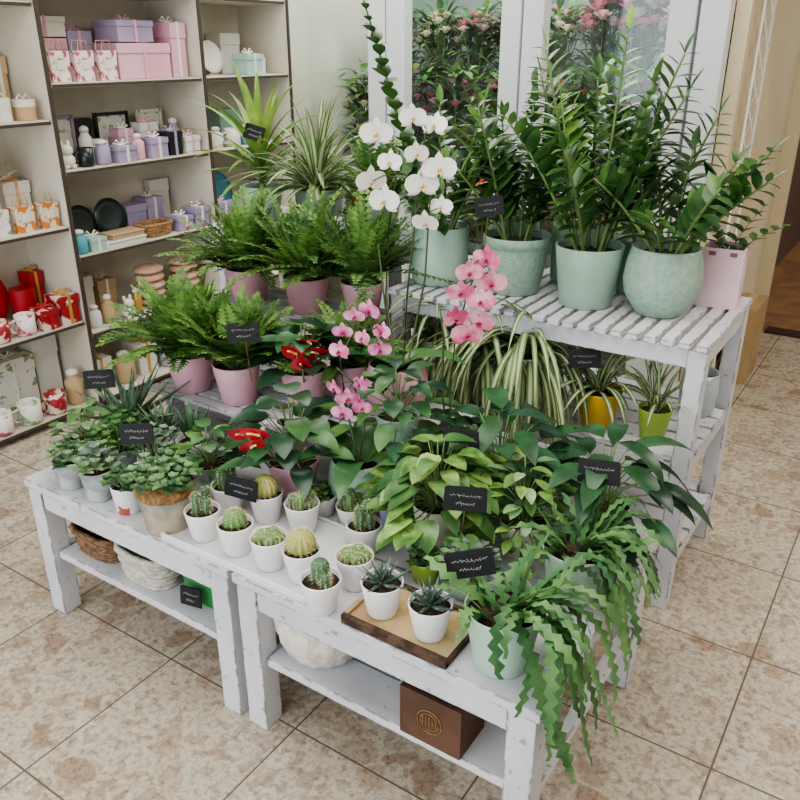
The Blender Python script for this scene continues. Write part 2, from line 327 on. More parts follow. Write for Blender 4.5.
def fern_plant(name,loc,pk,rt,h,n=34,L=.26,mat=fern,ll=.045,elo=.1,ehi=1.3,droop=1.5,ns=16,lw=.016):
    b=MB(); pot(b,rt,h,pk)
    for i in range(n):
        a=2*pi*i/n*2.4+U(-.3,.3); e=U(elo,ehi); frond(b,(math.cos(a)*rt*.3,math.sin(a)*rt*.3,h*.88),az(a,e),L*U(.7,1.15),mat if U(0,1)<.7 else fernd,droop*U(.6,1.2),ll*U(.8,1.15),ns,lw)
    return b.obj(name,loc)
def zz_plant(name,loc,rt,h,kind,stems,pk=mint,rb=None,ll=.085):
    b=MB(); pot(b,rt,h,pk,rb,kind)
    for (a,e,L,dr) in stems:
        d=az(a,e); p=Vector((math.cos(a)*rt*.35,math.sin(a)*rt*.35,h*.85)); pts=[p.copy()]; n=max(7,int(L/.032))
        mt=zzl if U(0,1)<.8 else zzl2; tw=U(0,3)
        for i in range(n):
            t=(i+1)/n; d=(d+Vector((0,0,-dr/n))).normalized(); p=p+d*L/n; pts.append(p.copy())
            if t<.15: continue
            sd=d.cross(Vector((math.cos(tw),math.sin(tw),.2))).normalized(); s_=ll*(.7+.5*math.sin(pi*t))*(1 if t<.9 else .75)
            for g in(-1,1):
                dd=(sd*g+d*.6+az(U(0,6.28),0)*.25).normalized(); b.leaf(p,dd,s_,s_*.48,mt,.4,.25,'ov',4)
        b.leaf(p,d,ll*.8,ll*.3,mt,.1,.3,'ov',4)
        b.tube(pts,.007,stemg,.003,6)
    return b.obj(name,loc)
def spider_plant(name,loc,pk,rt,h,n=45,L=.34,W=.016,elo=.5,ehi=1.4,droop=3.2,kind='taper',g=spg,c=spc):
    b=MB(); pot(b,rt,h,pk,kind=kind)
    for i in range(n):
        a=U(0,2*pi); b.leaf((U(-.015,.015),U(-.015,.015),h*.87),az(a,U(elo,ehi)),L*U(.6,1.1),W*U(.8,1.2),g,droop*U(.7,1.2),.35,'st',9,c)
    return b.obj(name,loc)
def leafy(b,c,n,Rr,h0,h1,L,W,mats,k='ov',droop=.8,pet=.0025,fold=.2,e0=-.2,e1=.5,nseg=6,stm=stemg,cr=.02):
    c=Vector(c)
    for i in range(n):
        a=i*2.399+U(-.3,.3); q=math.sqrt((i+.5)/n); rr=Rr*q*U(.8,1.1); hh=h1+(h0-h1)*q**1.5+U(-.015,.015)
        e=c+Vector((math.cos(a)*rr,math.sin(a)*rr,hh)); s=c+Vector((math.cos(a)*cr*q,math.sin(a)*cr*q,0))
        m=s*.5+e*.5+Vector((-math.cos(a)*rr*.15,-math.sin(a)*rr*.15,.15*hh)); b.tube([s,m,e],pet,stm,pet*.7,4)
        b.leaf(e,az(a+U(-.4,.4),U(e0,e1)),L*U(.7,1.2),W*U(.8,1.1),R.choice(mats),droop*U(.6,1.3),fold,k,nseg)
def leafy_plant(name,loc,pk,rt,h,kind='taper',**kw):
    b=MB(); pot(b,rt,h,pk,kind=kind); leafy(b,(0,0,h*.88),**kw); return b
def succ_cluster(b,c,n,Rr,hh,ls,mats,wr=.6,k='ov'):
    for i in range(n):
        a=i*2.399; q=math.sqrt((i+.5)/n)*Rr; top=Vector((c[0]+math.cos(a)*q,c[1]+math.sin(a)*q,c[2]+hh*(1-.5*(q/Rr)**2)*U(.6,1.15)))
        b.tube([(c[0]+math.cos(a)*q*.3,c[1]+math.sin(a)*q*.3,c[2]),top],.0025,stemg,.002,4); mt=R.choice(mats)
        for j in range(8):
            for lv in(0,1):
                if j%2==lv or lv==0 and j%2: b.leaf(top-Vector((0,0,.012*lv)),az(j*pi/4+lv*.4+i,.9-.65*lv),ls*U(.8,1.1)*(.7+.3*lv),ls*wr,mt,.2,.35,k,3)
def rosette(b,c,n,L,W,mat,mat2=None,e0=.3,e1=1.35,droop=-.2,k='al'):
    for i in range(n):
        t=i/n; b.leaf(c,az(i*2.399,e0+(e1-e0)*t),L*(1-.35*t)*U(.9,1.1),W*(1-.3*t),mat,droop,.5,k,6,mat2,thick=W*.3)
def cactus(b,c,r,hh,mat,ribs=12,sp=True,sph=False):
    ring=10; pr=[]
    for j in range(ring+1):
        t=j/ring
        if sph: pr.append((max(.0002,math.sin(pi*(.12+.88*t)))*r,(1-math.cos(pi*t))*hh/2))
        else: pr.append((r*(.85+.15*math.sin(pi*t)) if t<.75 else max(.0002,r*.96*math.cos((t-.75)/.25*pi/2)),hh*(t if t<.75 else .75+.25*math.sin((t-.75)/.25*pi/2))))
    b.lathe(pr,mat,c,ribs*4,ribs,.09)
    if sp:
        for j in range(1,ring):
            for i in range(ribs):
                a=2*pi*i/ribs; q=pr[j][0]*1.08; p=Vector((c[0]+math.cos(a)*q,c[1]+math.sin(a)*q,c[2]+pr[j][1]))
                for k in range(3):
                    e=p+(az(a+U(-.8,.8),U(-.5,.9)))*.009; s=Vector((-math.sin(a),math.cos(a),0))*.0006; b.add([p-s,p+s,e],[(0,1,2)],spine)
def sign(loc,L=.16,w=.085,h=.05,rz=.5,tilt=-.25,roll=.1,lean=.0):
    b=MB(); rm=Matrix.Rotation(rz,3,'Z')@Matrix.Rotation(tilt,3,'X')@Matrix.Rotation(roll,3,'Y')
    def T(p): return rm@Vector(p)
    x,z,y=w/2,h/2,.002
    out=[(-x,-z),(x,-z),(x,-z*.2),(x*.97,z*.9),(x*.85,z),(-x*.85,z),(-x*.97,z*.9),(-x,-z*.2)]
    vs=[T((a,-y,c)) for a,c in out]+[T((a,y,c)) for a,c in out]; k=8
    b.add(vs,[tuple(range(k)),tuple(reversed(range(k,2*k)))]+[(i,i+k,(i+1)%k+k,(i+1)%k) for i in range(k)],slate,False)
    for row,sc_ in((.25,1),(-.4,.6)):
        pts=[]; m=25
        for i in range(m):
            uu=-1+2*i/(m-1); pts.append(T((x*.72*uu*sc_+.002*math.sin(i*2.1),-y-.0005,h/2*row+.0045*math.sin(i*2.4)*U(.4,1.2))))
        b.tube(pts,.0005,chalk,n=3)
    b.tube([Vector((0,.004,z*.4)),Vector((-.55*lean,.83*lean+.004,-L))],.0022,dowel,n=5)
    return b.obj('chalkboard_plant_label',loc)
ori=math.radians(33.5)
# ------ ZZ plants, right stand
zz_plant('potted_zz_plant',(-1.352,2.285,.87),.095,.19,'cyl',[(3.73,1.29,.73,.08),(3.3,1.3,.3,.3),(4.4,1.15,.26,.4),(1.1,1.1,.26,.5),(.6,1.2,.32,.4),(5.2,1.0,.22,.6),(2.2,1.4,.4,.3),(.9,1.35,.42,.3)],mint)
zz_plant('potted_zz_plant',(-1.085,2.315,.87),.108,.185,'lip',[(0,1.35,.36,.3),(1.2,1.2,.34,.4),(2.4,1.15,.34,.5),(3.6,1.1,.32,.6),(.6,1.4,.44,.3),(3.9,1.35,.42,.3),(2.9,1.45,.36,.2),(1.8,1.4,.42,.3),(5.8,1.3,.3,.3)],minte)
zz_plant('potted_zz_plant',(-.84,2.305,.87),.103,.185,'taper',[(3.3,1.35,.58,.2),(1.5,1.45,.62,.15),(.5,1.25,.5,.4),(3.7,1.15,.46,.5),(5.9,1.35,.5,.3),(4.6,1.2,.36,.5),(.7,1.3,.58,.3),(2.1,1.4,.5,.3),(3.5,1.4,.44,.2),(.1,1.3,.38,.4)],mint,.08)
zz_plant('potted_zz_plant',(-.622,2.336,.87),.098,.2,'belly',[(0.5,1.1,.36,.5),(.9,1.2,.3,.7),(2.2,1.2,.3,.5),(3.7,1.05,.3,.6),(4.7,1.0,.2,.6),(5.7,1.15,.26,.5),(.4,.95,.3,.4),(3.2,1.3,.32,.4),(1.5,1.35,.3,.3)],minte,.07)
zz_plant('potted_zz_plant',(-1.2,2.53,.87),.085,.19,'cyl',[(.5,1.3,.4,.4),(1.7,1.4,.45,.3),(3.7,1.3,.42,.4),(4.5,1.2,.3,.5)],mint)
zz_plant('potted_zz_plant',(-.97,2.54,.87),.085,.19,'cyl',[(.5,1.2,.36,.5),(1.7,1.3,.42,.4),(3.7,1.35,.5,.3)],mint)
zz_plant('potted_zz_plant',(-.745,2.54,.87),.08,.17,'cyl',[(.5,1.3,.42,.4),(1.9,1.35,.4,.3),(3.5,1.3,.42,.4)],mint)
SD=Vector((.834,.552,0)); camd=Vector((.45,-.8,.1))
def spathe(b,q,s=.085):
    q=Vector(q); d=(Z*U(.5,1)+camd*U(.2,.9)+SD*U(-.8,.8)).normalized(); sd=(SD+Z*U(-.4,.4)+camd*U(-.3,.3)); sd=(sd-d*sd.dot(d)).normalized(); n_=sd.cross(d)
    b.leaf(q-d*s*.25,d,s,s*.85,redsp,.7,.2,'ht',7,side=sd); b.tube([q+n_*.004,q+n_*.012+d*s*.25,q+n_*.022+d*s*.45],.004,spad,.0025)
b=MB(); bx=M('pink_paper','#dcbac3',.6,'#e2c4cb',8)
for dx,dy,sx,sy in((0,-.058,.12,.004),(0,.058,.12,.004),(-.058,0,.004,.112),(.058,0,.004,.112)): b.box((dx,dy,.09),(sx,sy,.18),bx)
b.box((0,0,.002),(.112,.112,.004),bx); b.box((0,0,.13),(.112,.112,.004),soil)
for dx in(-1,1): b.box((dx*.03,-.061,.165),(.02,.002,.012),M('cutout_dark','#8a5c66',.7))
for st in((.5,.8,.2,.5),(.9,1.1,.2,.6),(3.0,1.2,.14,.5)):
    frond(b,(0,0,.13),az(st[0],st[1]),st[2],zzl,st[3],.055,6,.026,.3,stemg,True,'ov',4)
b.obj('gift_box_planter',(-.5,2.54,.87),rz=.1)
# ------ mid shelf
spider_plant('potted_spider_plant',(-.735,2.22,.52),yel,.07,.12,38,.22,.014,droop=2.2)
spider_plant('potted_spider_plant',(-.56,2.22,.52),lime,.05,.10,26,.22,.013,.8,1.5,1.8)
spider_plant('potted_spider_plant',(-.97,2.19,.52),whp,.075,.2,130,.44,.019,.3,1.4,4.2)
spider_plant('potted_spider_plant',(-1.15,2.20,.52),mintl,.075,.19,110,.42,.018,.4,1.4,4.0)
spider_plant('potted_spider_plant',(-1.33,2.24,.52),mintl,.075,.17,70,.38,.018,.4,1.4,3.6)
b=MB(); b.lathe([(.05,0),(.055,.01),(.06,.08),(.055,.14),(.052,.14),(.056,.08),(.05,.012),(.001,.01)],M('smoky_glass','#a8b0b4',.1,coat=.5),(0,0,0),24); b.obj('glass_vase',(-.5,2.48,.52))
# ------ tiered stand, left back
b=MB(); pot(b,.083,.14,mintl)
for i in range(40):
    a=i*2.399; b.leaf((0,0,.14+i*.003),az(a,.35+.028*i),.36*U(.8,1.15),.036,drac,1.3*U(.5,1.2),.3,'la',9)
b.tube([(0,0,.12),(0,0,.26)],.012,stemg); b.obj('potted_dracaena',(-2.27,2.43,.95))
spider_plant('potted_pandan',(-2.0,2.44,.95),mint,.083,.15,110,.38,.024,.3,1.5,1.4)
fern_plant('potted_fern',(-2.01,2.05,.75),pink,.08,.125,84,.27,elo=.55,ehi=1.5,droop=1.2,lw=.022)
fern_plant('potted_fern',(-1.76,2.07,.75),pink,.08,.125,84,.28,ll=.038,elo=.55,ehi=1.5,droop=1.2,lw=.02)
fern_plant('potted_fern',(-1.57,2.14,.75),pink,.075,.12,60,.3,elo=.6,ehi=1.5,droop=1.1,lw=.02)
fern_plant('potted_fern',(-1.72,2.46,.95),mint,.08,.13,56,.26,elo=.5,ehi=1.5)
fern_plant('potted_boston_fern',(-1.85,1.60,.6),pink,.078,.125,66,.25,ll=.05,elo=.6,ehi=1.5,droop=1.1,lw=.022)
fern_plant('potted_boston_fern',(-1.66,1.61,.6),pink,.073,.125,60,.21,ll=.045,elo=.7,ehi=1.5,droop=1.1,lw=.022)
fern_plant('potted_fern',(-1.40,1.84,.6),pink,.065,.11,50,.2,ll=.035,elo=.5,ehi=1.5,droop=1.2,lw=.018)
# ------ orchids
def orchid_flower(b,c,f,s,pm,lm):
    f=Vector(f).normalized(); r=f.cross(Z).normalized(); u=r.cross(f)
    c=Vector(c)
    for ang,L,W in((90,1,.62),(210,.95,.6),(330,.95,.6)):
        d=r*math.cos(math.radians(ang))+u*math.sin(math.radians(ang)); b.leaf(c-f*.004,d,s*.52*L,s*.5*W,pm,0,.1,'ov',4,side=d.cross(f))
    for ang in(15,165):
        d=r*math.cos(math.radians(ang))+u*math.sin(math.radians(ang)); b.leaf(c,d,s*.52,s*.56,pm,.1,.12,'rd',5,side=d.cross(f))
    b.leaf(c,(f*.7-u).normalized(),s*.25,s*.2,lm,-.5,.6,'ov',3); b.ball(c+f*s*.06,s*.06,lm,6,4)
def orchid(name,loc,pk,rt,h,kind,stalks,s,pm,lm,nl=6,LL=.22):
    b=MB(); pot(b,rt,h,pk,kind=kind)
    for i in range(nl):
        a=i*pi*2/nl+U(-.3,.3); b.leaf((math.cos(a)*.012,math.sin(a)*.012,h*.88),az(a,U(.4,.9)),LL*U(.8,1.1),.065,orchl,1.4,.25,'st',8)
    for pts,fl in stalks:
        b.tube(pts,.0035,stemd,.002,6)
        for q in fl: 
            ff=camd+Vector((U(-.7,.7),U(-.2,.2),U(-.35,.2))); orchid_flower(b,q,ff,s*U(.8,1.12),pm,lm)
            pn=min([Vector(x) for x in pts],key=lambda x:(x-Vector(q)).length); b.tube([pn,(pn+Vector(q))/2+Vector((0,0,.01)),q],.0015,stemd,n=4)
    return b.obj(name,loc)
def RU(r,z,f=0): return (r*.834+f*.45,r*.552-f*.8,z)
w1=[RU(0,.13),RU(-.03,.35),RU(-.02,.55),RU(.0,.68),RU(-.01,.76),RU(-.04,.79),RU(-.06,.76)]
w2=[RU(.02,.13),RU(.03,.35),RU(.05,.55),RU(.06,.72),RU(.08,.8),RU(.11,.8)]
orchid('white_orchid',(-1.217,1.82,.6),pink,.082,.15,'belly',[
 (w1,[RU(-.05,.79,.02),RU(-.015,.72,.03),RU(-.065,.67,.02),RU(-.03,.62,.03)]),
 (w2,[RU(.045,.83,.03),RU(.1,.81,.01),RU(.055,.74,.03),RU(.115,.7,.01),RU(.07,.66,.02),RU(.12,.6,.0),RU(.08,.56,.02)]),
 ([RU(.03,.13),RU(.08,.4),RU(.09,.6),RU(.1,.7)],[]),([RU(.0,.13),RU(-.03,.3),RU(-.05,.5)],[])],.083,wpet,lipy)
p1=[RU(0,.13),RU(-.03,.3),RU(-.04,.42),RU(.0,.51),RU(.04,.5)]; p2=[RU(0,.13),RU(.02,.25),RU(-.01,.36),RU(-.05,.4)]
orchid('pink_orchid',(-1.124,1.50,.46),mint,.072,.145,'belly',[
 (p1,[RU(-.03,.5,.02),RU(.0,.54,.02),RU(.035,.55,.01),RU(.065,.5,.02),RU(.02,.49,.04),RU(-.04,.45,.02),RU(.06,.45,.01)]),
 (p2,[RU(-.055,.35,.02),RU(-.02,.33,.04),RU(.01,.36,.02),RU(-.035,.29,.04),RU(.015,.3,.03)])],.056,ppet,lip)
q1=[RU(0,.12),RU(-.01,.3),RU(.0,.45),RU(.03,.58),RU(.06,.66)]; q2=[RU(-.01,.12),RU(-.03,.3),RU(-.03,.45),RU(-.04,.53)]
orchid('pink_orchid',(-.955,1.70,.46),mint,.07,.13,'taper',[
 (q1,[RU(.07,.66,.02),RU(.03,.63,.03),RU(.085,.6,.02),RU(.01,.58,.03),RU(.06,.56,.04)]),
 (q2,[RU(.0,.51,.02),RU(.03,.47,.03),RU(.06,.5,.02)])],.076,ppet2,lip)
# ------ anthuriums
def anth(loc,pk,fl,n=26,Rr=.12,h1=.2,s=.085):
    b=leafy_plant('x',None,pk,.072,.12,n=n,Rr=Rr,h0=.03,h1=h1,L=.1,W=.07,mats=[dark,pothd,calat],k='ht',droop=.7)
    for (r,z,f) in fl:
        q=Vector(RU(r,z,f)); b.tube([(0,0,.1),(q.x*.6,q.y*.6,z*.6),q],.003,stemg,n=5); spathe(b,q,s)
    b.obj('potted_anthurium',loc)
anth((-1.301,1.44,.46),pink,[(-.11,.22,.06),(-.06,.235,.1),(-.085,.20,.1)],30,.13,.2,.075)
anth((-1.47,1.70,.6),pink,[(.03,.23,.08),(.06,.2,.1),(-.0,.2,.1),(.02,.17,.13)],26,.1,.15,.082)
b=leafy_plant('x',None,mint,.06,.1,n=34,Rr=.12,h0=-.02,h1=.14,L=.1,W=.05,mats=[dark,calat,pothd],k='ov',droop=1.0); b.obj('potted_calathea',(-1.08,1.62,.6))
# ------ left table
def jadep(loc,pk,rt,h,n=14,Rr=.07,hh=.07,ls=.03,mats=None,wr=.6,name='potted_jade_plant'):
    b=MB(); pot(b,rt,h,pk,rb=rt*.8); succ_cluster(b,(0,0,h*.88),n,Rr,hh,ls,mats or [jade,pothd],wr)
    if name=='potted_crassula': b.lathe([(rt*1.01,h*.82),(rt*1.05,h*.85),(rt*1.05,h*.95),(rt*1.01,h)],twine,n=24)
    b.obj(name,loc)
jadep((-1.865,1.14,.46),greyp,.046,.085,11,.052,.06,.028,[jade,jadel])
jadep((-1.745,1.14,.46),greyp,.046,.09,12,.055,.07,.034,[greyl,jadel],.5)
jadep((-1.625,1.14,.46),redpot,.042,.08,9,.05,.05,.026,[jade,pothd],.8)
jadep((-1.475,1.145,.46),tin,.072,.125,28,.085,.08,.032,[jade,pothd,jadel],name='potted_crassula')
jadep((-1.80,1.26,.46),greyp,.05,.09,16,.07,.12,.036,[pothd,fern],.45); jadep((-1.67,1.28,.46),whp,.05,.09,16,.07,.09,.03,[greyl,jade])
b=leafy_plant('x',None,greyp,.062,.1,n=40,Rr=.11,h0=-.01,h1=.1,L=.05,W=.04,mats=[pothd,jade,pothos],k='ht'); b.obj('potted_peperomia',(-1.51,1.33,.46))
b=leafy_plant('x',None,greyp,.055,.1,n=30,Rr=.09,h0=0,h1=.1,L=.05,W=.035,mats=[pothd,jade,jadel],k='ov'); b.obj('potted_peperomia',(-1.93,1.25,.46))
b=MB(); pot(b,.06,.1,greyp); rosette(b,(0,0,.09),20,.22,.034,aloe,e0=.25); b.obj('potted_aloe',(-1.92,1.40,.46))
b=MB(); pot(b,.05,.09,whp); rosette(b,(0,0,.08),14,.13,.034,cactd,e0=.9,e1=1.5); b.obj('potted_sansevieria',(-1.66,1.41,.46))
b=MB(); pot(b,.05,.09,greyp); rosette(b,(0,0,.08),16,.13,.032,aloe,e0=.5,e1=1.4); b.obj('potted_aloe',(-1.78,1.40,.46))
# white mini pots
def mini(loc,kind,r=.045,h=.083):
    b=MB(); pot(b,r,h,whp,r*.7); c=(0,0,h*.86); nm='potted_cactus'
    if kind=='ball': cactus(b,c,r*.72,r*1.3,cacty,14,sph=True)
    if kind=='gball': cactus(b,c,r*.6,r*1.0,cact,12,sph=True)
    if kind=='col': cactus(b,c,r*.42,.06,cactd,10); cactus(b,(r*.4,-r*.2,h*.86),r*.25,.035,cactd,8)
    if kind=='multi':
        for i in range(6): a=i*1.05; cactus(b,(math.cos(a)*r*.5,math.sin(a)*r*.5,h*.86),r*.26,.025+.012*(i%3),cact if i%2 else cactd,8)
    if kind=='mound':
        for i in range(9): a=i*2.4; q=r*.62*math.sqrt(i/9); cactus(b,(math.cos(a)*q,math.sin(a)*q,h*.86),r*.28,.026-.3*q*q/r,cact,8,sph=False)
    if kind=='tall':
        for i in range(4): a=i*1.57; cactus(b,(math.cos(a)*r*.35,math.sin(a)*r*.35,h*.86),r*.24,.045+.02*(i%2),cactd,7)
    if kind=='haw': rosette(b,c,24,.072,.016,hawo,e0=.15); nm='potted_haworthia'
    if kind=='succ': succ_cluster(b,c,8,r*.9,.035,.02,[cact,pothos]); nm='potted_succulent'
    b.obj(nm,loc)
TZ=.468
for x,y,k in((-1.385,1.275,'tall'),(-1.35,1.150,'tall'),(-1.238,1.150,'gball'),(-1.275,1.30,'ball'),(-1.13,1.150,'mound'),(-1.163,1.310,'multi'),(-1.035,1.155,'ball')): mini((x,y,TZ),k)
mini((-1.085,1.41,.46),'multi',.04,.06); mini((-.985,1.33,.46),'tall'); mini((-.925,1.21,.46),'mound'); mini((-.935,1.10,.46),'col',.046)
mini((-.807,1.15,.475),'haw',.047); mini((-.683,1.145,.475),'haw',.047); mini((-1.18,1.41,.46),'succ',.04,.06)
b=MB()
b.box((0,0,.004),(.47,.285,.008),whp)
for dx,dy,sx,sy in((0,-.139,.47,.007),(0,.139,.47,.007),(-.2315,0,.007,.271),(.2315,0,.007,.271)): b.box((dx,dy,.013),(sx,sy,.01),whp)
b.obj('white_serving_tray',(-1.21,1.232,.46),bevel=.002)
b=MB(); bark=M('tree_bark','#3a2a20',.95,'#5a4635',40,bump=1); wd=M('cut_wood','#ab8e66',.6,'#c4ab80',10)
b.box((0,0,.007),(.262,.165,.014),bark); b.box((0,0,.0135),(.246,.150,.003),wd)
b.box((0,.078,.012),(.262,.012,.022),bark); b.box((0,-.078,.012),(.262,.012,.022),bark); b.box((-.126,0,.012),(.012,.144,.022),wd)
b.obj('wooden_bark_tray',(-.74,1.168,.46),bevel=.003)
# ------ front/right table
b=leafy_plant('x',None,cream,.065,.115,n=84,Rr=.165,h0=-.0,h1=.18,L=.082,W=.053,mats=[pothos,pothos,pothd],k='ht',droop=.9,e0=-.3,e1=.4); b.obj('potted_golden_pothos',(-.86,1.47,.46))
b=leafy_plant('x',None,lilac,.05,.09,n=14,Rr=.06,h0=.02,h1=.1,L=.06,W=.04,mats=[pothos,pothd],k='ht'); b.obj('potted_golden_pothos',(-.995,1.48,.46))
b=MB(); pot(b,.038,.06,lime); succ_cluster(b,(0,0,.053),10,.04,.03,.022,[cact,jade]); b.obj('potted_succulent',(-.80,1.315,.46))
b=MB(); pot(b,.05,.08,mintl); succ_cluster(b,(0,0,.07),22,.07,.045,.024,[jade,greyl,jadel]); b.obj('potted_succulent',(-.695,1.325,.46))
def fishbone(pk,rt,h,n,L,a0,a1,frac=.6,W=.032):
    b=MB(); pot(b,rt,h,pk)
    for i in range(n):
        bi=U(0,1)<frac; a=U(a0,a1) if bi else U(0,2*pi); ln=(L if bi else L*.5)*U(.45,1.15); q=rt*U(.1,.6)
        b.leaf((math.cos(a)*q,math.sin(a)*q,h*.88),az(a,U(.35,1.35)),ln,W*U(.8,1.2),fishb,(4.6 if bi else 2.0)*U(.5,1.2)*(ln/.25),.12,'zz',max(8,int(ln/.0125)),wig=1.6)
    return b
b=fishbone(mintl,.078,.14,58,.36,-.8,1.0,.6,.03); b.obj('potted_fishbone_cactus',(-.53,1.17,.46))
b=fishbone(mintl,.078,.13,70,.27,-.7,1.3,.5,.027); b.obj('potted_fishbone_cactus',(-.495,1.46,.46))
b=leafy_plant('x',None,mint,.07,.12,n=50,Rr=.18,h0=.02,h1=.2,L=.12,W=.06,mats=[calat,dark],k='ov',droop=.9); b.obj('potted_calathea',(-.79,1.66,.46))
b=leafy_plant('x',None,mint,.07,.12,n=28,Rr=.12,h0=.03,h1=.18,L=.17,W=.06,mats=[dark,calat],k='ov',droop=1.3,e0=-.3,e1=.5); b.obj('potted_peace_lily',(-.52,1.69,.46))
b=leafy_plant('x',None,cream,.06,.1,n=110,Rr=.14,h0=-.03,h1=.16,L=.055,W=.028,mats=[pothos,fern,jadel],k='ov',droop=.6); b.obj('potted_ficus',(-.66,1.54,.46))
# ------ signs
for i,(x,y,z,L,ln) in enumerate(((-1.946,1.33,.70,.16,.05),(-1.63,1.20,.66,.14,.06),(-1.54,1.53,.865,.17,.05),(-2.2,2.33,1.30,.25,.06),(-1.10,2.14,1.165,.13,.1),(-1.30,1.24,.58,.05,.04),(-.71,1.33,.70,.2,.1),(-.61,1.17,.665,.12,.0),(-.76,2.13,.76,.16,.08),(-.83,1.52,.73,.2,.1),(-.50,1.57,.72,.2,.1))):
    sign((x,y,z),L,U(.085,.1),.055,ori*.6+U(-.3,.3),U(-.35,-.1),U(-.2,.25),ln)
# ------ things under tables
wick=M('wicker','#8d6a48',.85,'#b08a60',60,bump=.6); wick2=M('white_rope','#c9c3b8',.85,'#aea79b',50,bump=.6)
def basket(name,loc,rx,ry,h,mat,rows=7,rim=.01,n=40):
    b=MB()
    for j in range(rows+1):
        z=h*j/rows; k=.85+.15*j/rows; pts=[]
        for i in range(n+1):
            a=2*pi*i/n; q=k*(1+.02*math.cos(a*12+pi*j)); ca,sa=math.cos(a),math.sin(a); e=.6
            pts.append((rx*q*math.copysign(abs(ca)**e,ca),ry*q*math.copysign(abs(sa)**e,sa),z+.008))
        b.tube(pts,h/rows*.56 if j<rows else rim,mat,n=6)
    b.lathe([(.83,0),(.83,.004),(.001,.006)],mat,(0,0,0),24,sx=rx,sy=ry); return b.obj(name,loc)
basket('wicker_basket',(-1.83,1.20,.225),.10,.075,.07,M('wicker_dark','#5f4735',.85,'#8d6f52',60,bump=.6)); basket('wicker_basket',(-1.825,1.20,.312),.09,.065,.03,wick,3)
basket('rope_basket',(-1.615,1.20,.225),.10,.085,.09,wick2,6)
b=MB(); gp=M('green_plastic','#2c7a3a',.5); b.box((0,0,.045),(.12,.09,.09),gp,taper=.85); b.box((0,0,.092),(.13,.10,.012),gp); b.obj('green_planter_box',(-1.41,1.20,.225),bevel=.003)
sign((-1.41,1.13,.27),.035,.065,.055,.2,-.1,0)
b=MB(); fz=M('white_fleece','#c9c1b4',.95,'#dad4c9',30,bump=1); b.lathe([(.07,0),(.09,.01),(.115,.07),(.12,.13),(.112,.15),(.1,.15),(.1,.11),(.001,.1)],fz,n=48,ribs=16,amp=.03); b.obj('fleece_basket',(-1.03,1.215,.225))
b=MB(); bw=M('brown_crate','#4d3526',.7,'#604231',8)
for dx,dy,sx,sy in((0,-.05,.15,.01),(0,.05,.15,.01),(-.07,0,.01,.09),(.07,0,.01,.09)): b.box((dx,dy,.065),(sx,sy,.13),bw)
b.box((0,0,.005),(.13,.09,.01),bw)
for q in(.03,.022): b.tube([(q*math.cos(k*pi/12),-.0562,.065+q*math.sin(k*pi/12)) for k in range(25)],.0012,twine,n=4)
for k in range(-2,3): b.tube([(k*.008,-.0562,.05),(k*.008,-.0562,.08)],.0012,twine,n=4)
b.obj('wooden_crate',(-.65,1.15,.225),rz=0)
b=MB(); b.box((0,0,.05),(.11,.09,.1),M('terracotta_box','#a4532f',.7)); b.box((0,0,.103),(.116,.096,.008),M('terracotta_box','#a4532f')); b.obj('storage_box',(-.74,1.30,.225))
basket('wicker_basket',(-.86,1.55,.225),.1,.08,.08,wick)
b=MB(); pl=M('black_plastic','#4a4d50',.5); b.box((0,0,.02),(.16,.12,.04),pl,taper=.9); b.obj('plant_tray',(-.88,1.27,.225))
b=MB(); cb=M('cardboard','#a58a66',.8,'#af956f',5); b.box((0,0,.2),(.13,.3,.4),cb); b.box((0,0,.401),(.04,.3,.002),M('tape','#b9a47a',.4)); b.box((0,-.151,.3),(.04,.002,.1),M('tape','#b9a47a')); b.obj('cardboard_box',(-.69,4.3,0),bevel=.002)
# ---------------------------------------------------------------- shelf goods
pk2=M('gift_pink','#cf9cae',.6,'#d8a9b8',4); lil=M('gift_lilac','#968aa6',.6,'#a799b3',4); turq=M('turquoise','#579fae',.5); red=M('gift_red','#a8202a',.5); ora=M('gift_orange','#b9824e',.6,'#d8b08a',9)
flo=M('floral_print','#e2dad2',.6,'#b8506a',30,spread=(.55,.62)); flog=M('floral_green','#dcd8cf',.6,'#7d9a6a',26,spread=(.55,.62)); kraft=M('kraft','#b89c78',.8); blk=M('black_gloss','#25292b',.25); mnt=M('gift_mint','#a0c0b4',.6); gold=M('gold_rib','#c9a45a',.4,metal=.5); peach=M('peach_fleece','#cfa890',.95,'#dcbba6',25,bump=.8)
wh=M('matte_white','#d8d4cc',.6); pla=M('dark_plate','#2c3a38',.25); redflo=M('red_floral','#982028',.5,'#dccabc',26,spread=(.5,.56))
tul=M('tulip_print','#d8cdb8',.6,'#c87a3a',22,spread=(.5,.54))
SX=-3.27
def gbox(y,z,w,d,h,m,rib=None,x=SX,name='gift_box'):
    b=MB(); b.box((0,0,h*.36),(d,w,h*.72),m); b.box((0,0,h*.86),(d+.008,w+.008,h*.28),m)
    if rib:
        b.box((0,0,h/2+.001),(d+.011,.014,h+.003),rib)
        for g in(-1,1): b.tube([(0,0,h),(0,g*.02,h+.025),(0,g*.04,h+.012),(0,0,h)],.005,rib)
    b.obj(name,(x,y,z),bevel=.002)
def bag(y,z,m,w=.09,h=.12,x=SX):
    b=MB(); b.box((0,0,h/2),(.05,w,h),m,taper=.9)
    for g in(-1,1): b.tube([(g*.02,-w*.25,h),(g*.02,-w*.2,h+.04),(g*.02,w*.2,h+.04),(g*.02,w*.25,h)],.002,kraft)
    b.box((.026,0,h*.55),(.002,w*.4,h*.3),wh); b.obj('gift_bag',(x,y,z))
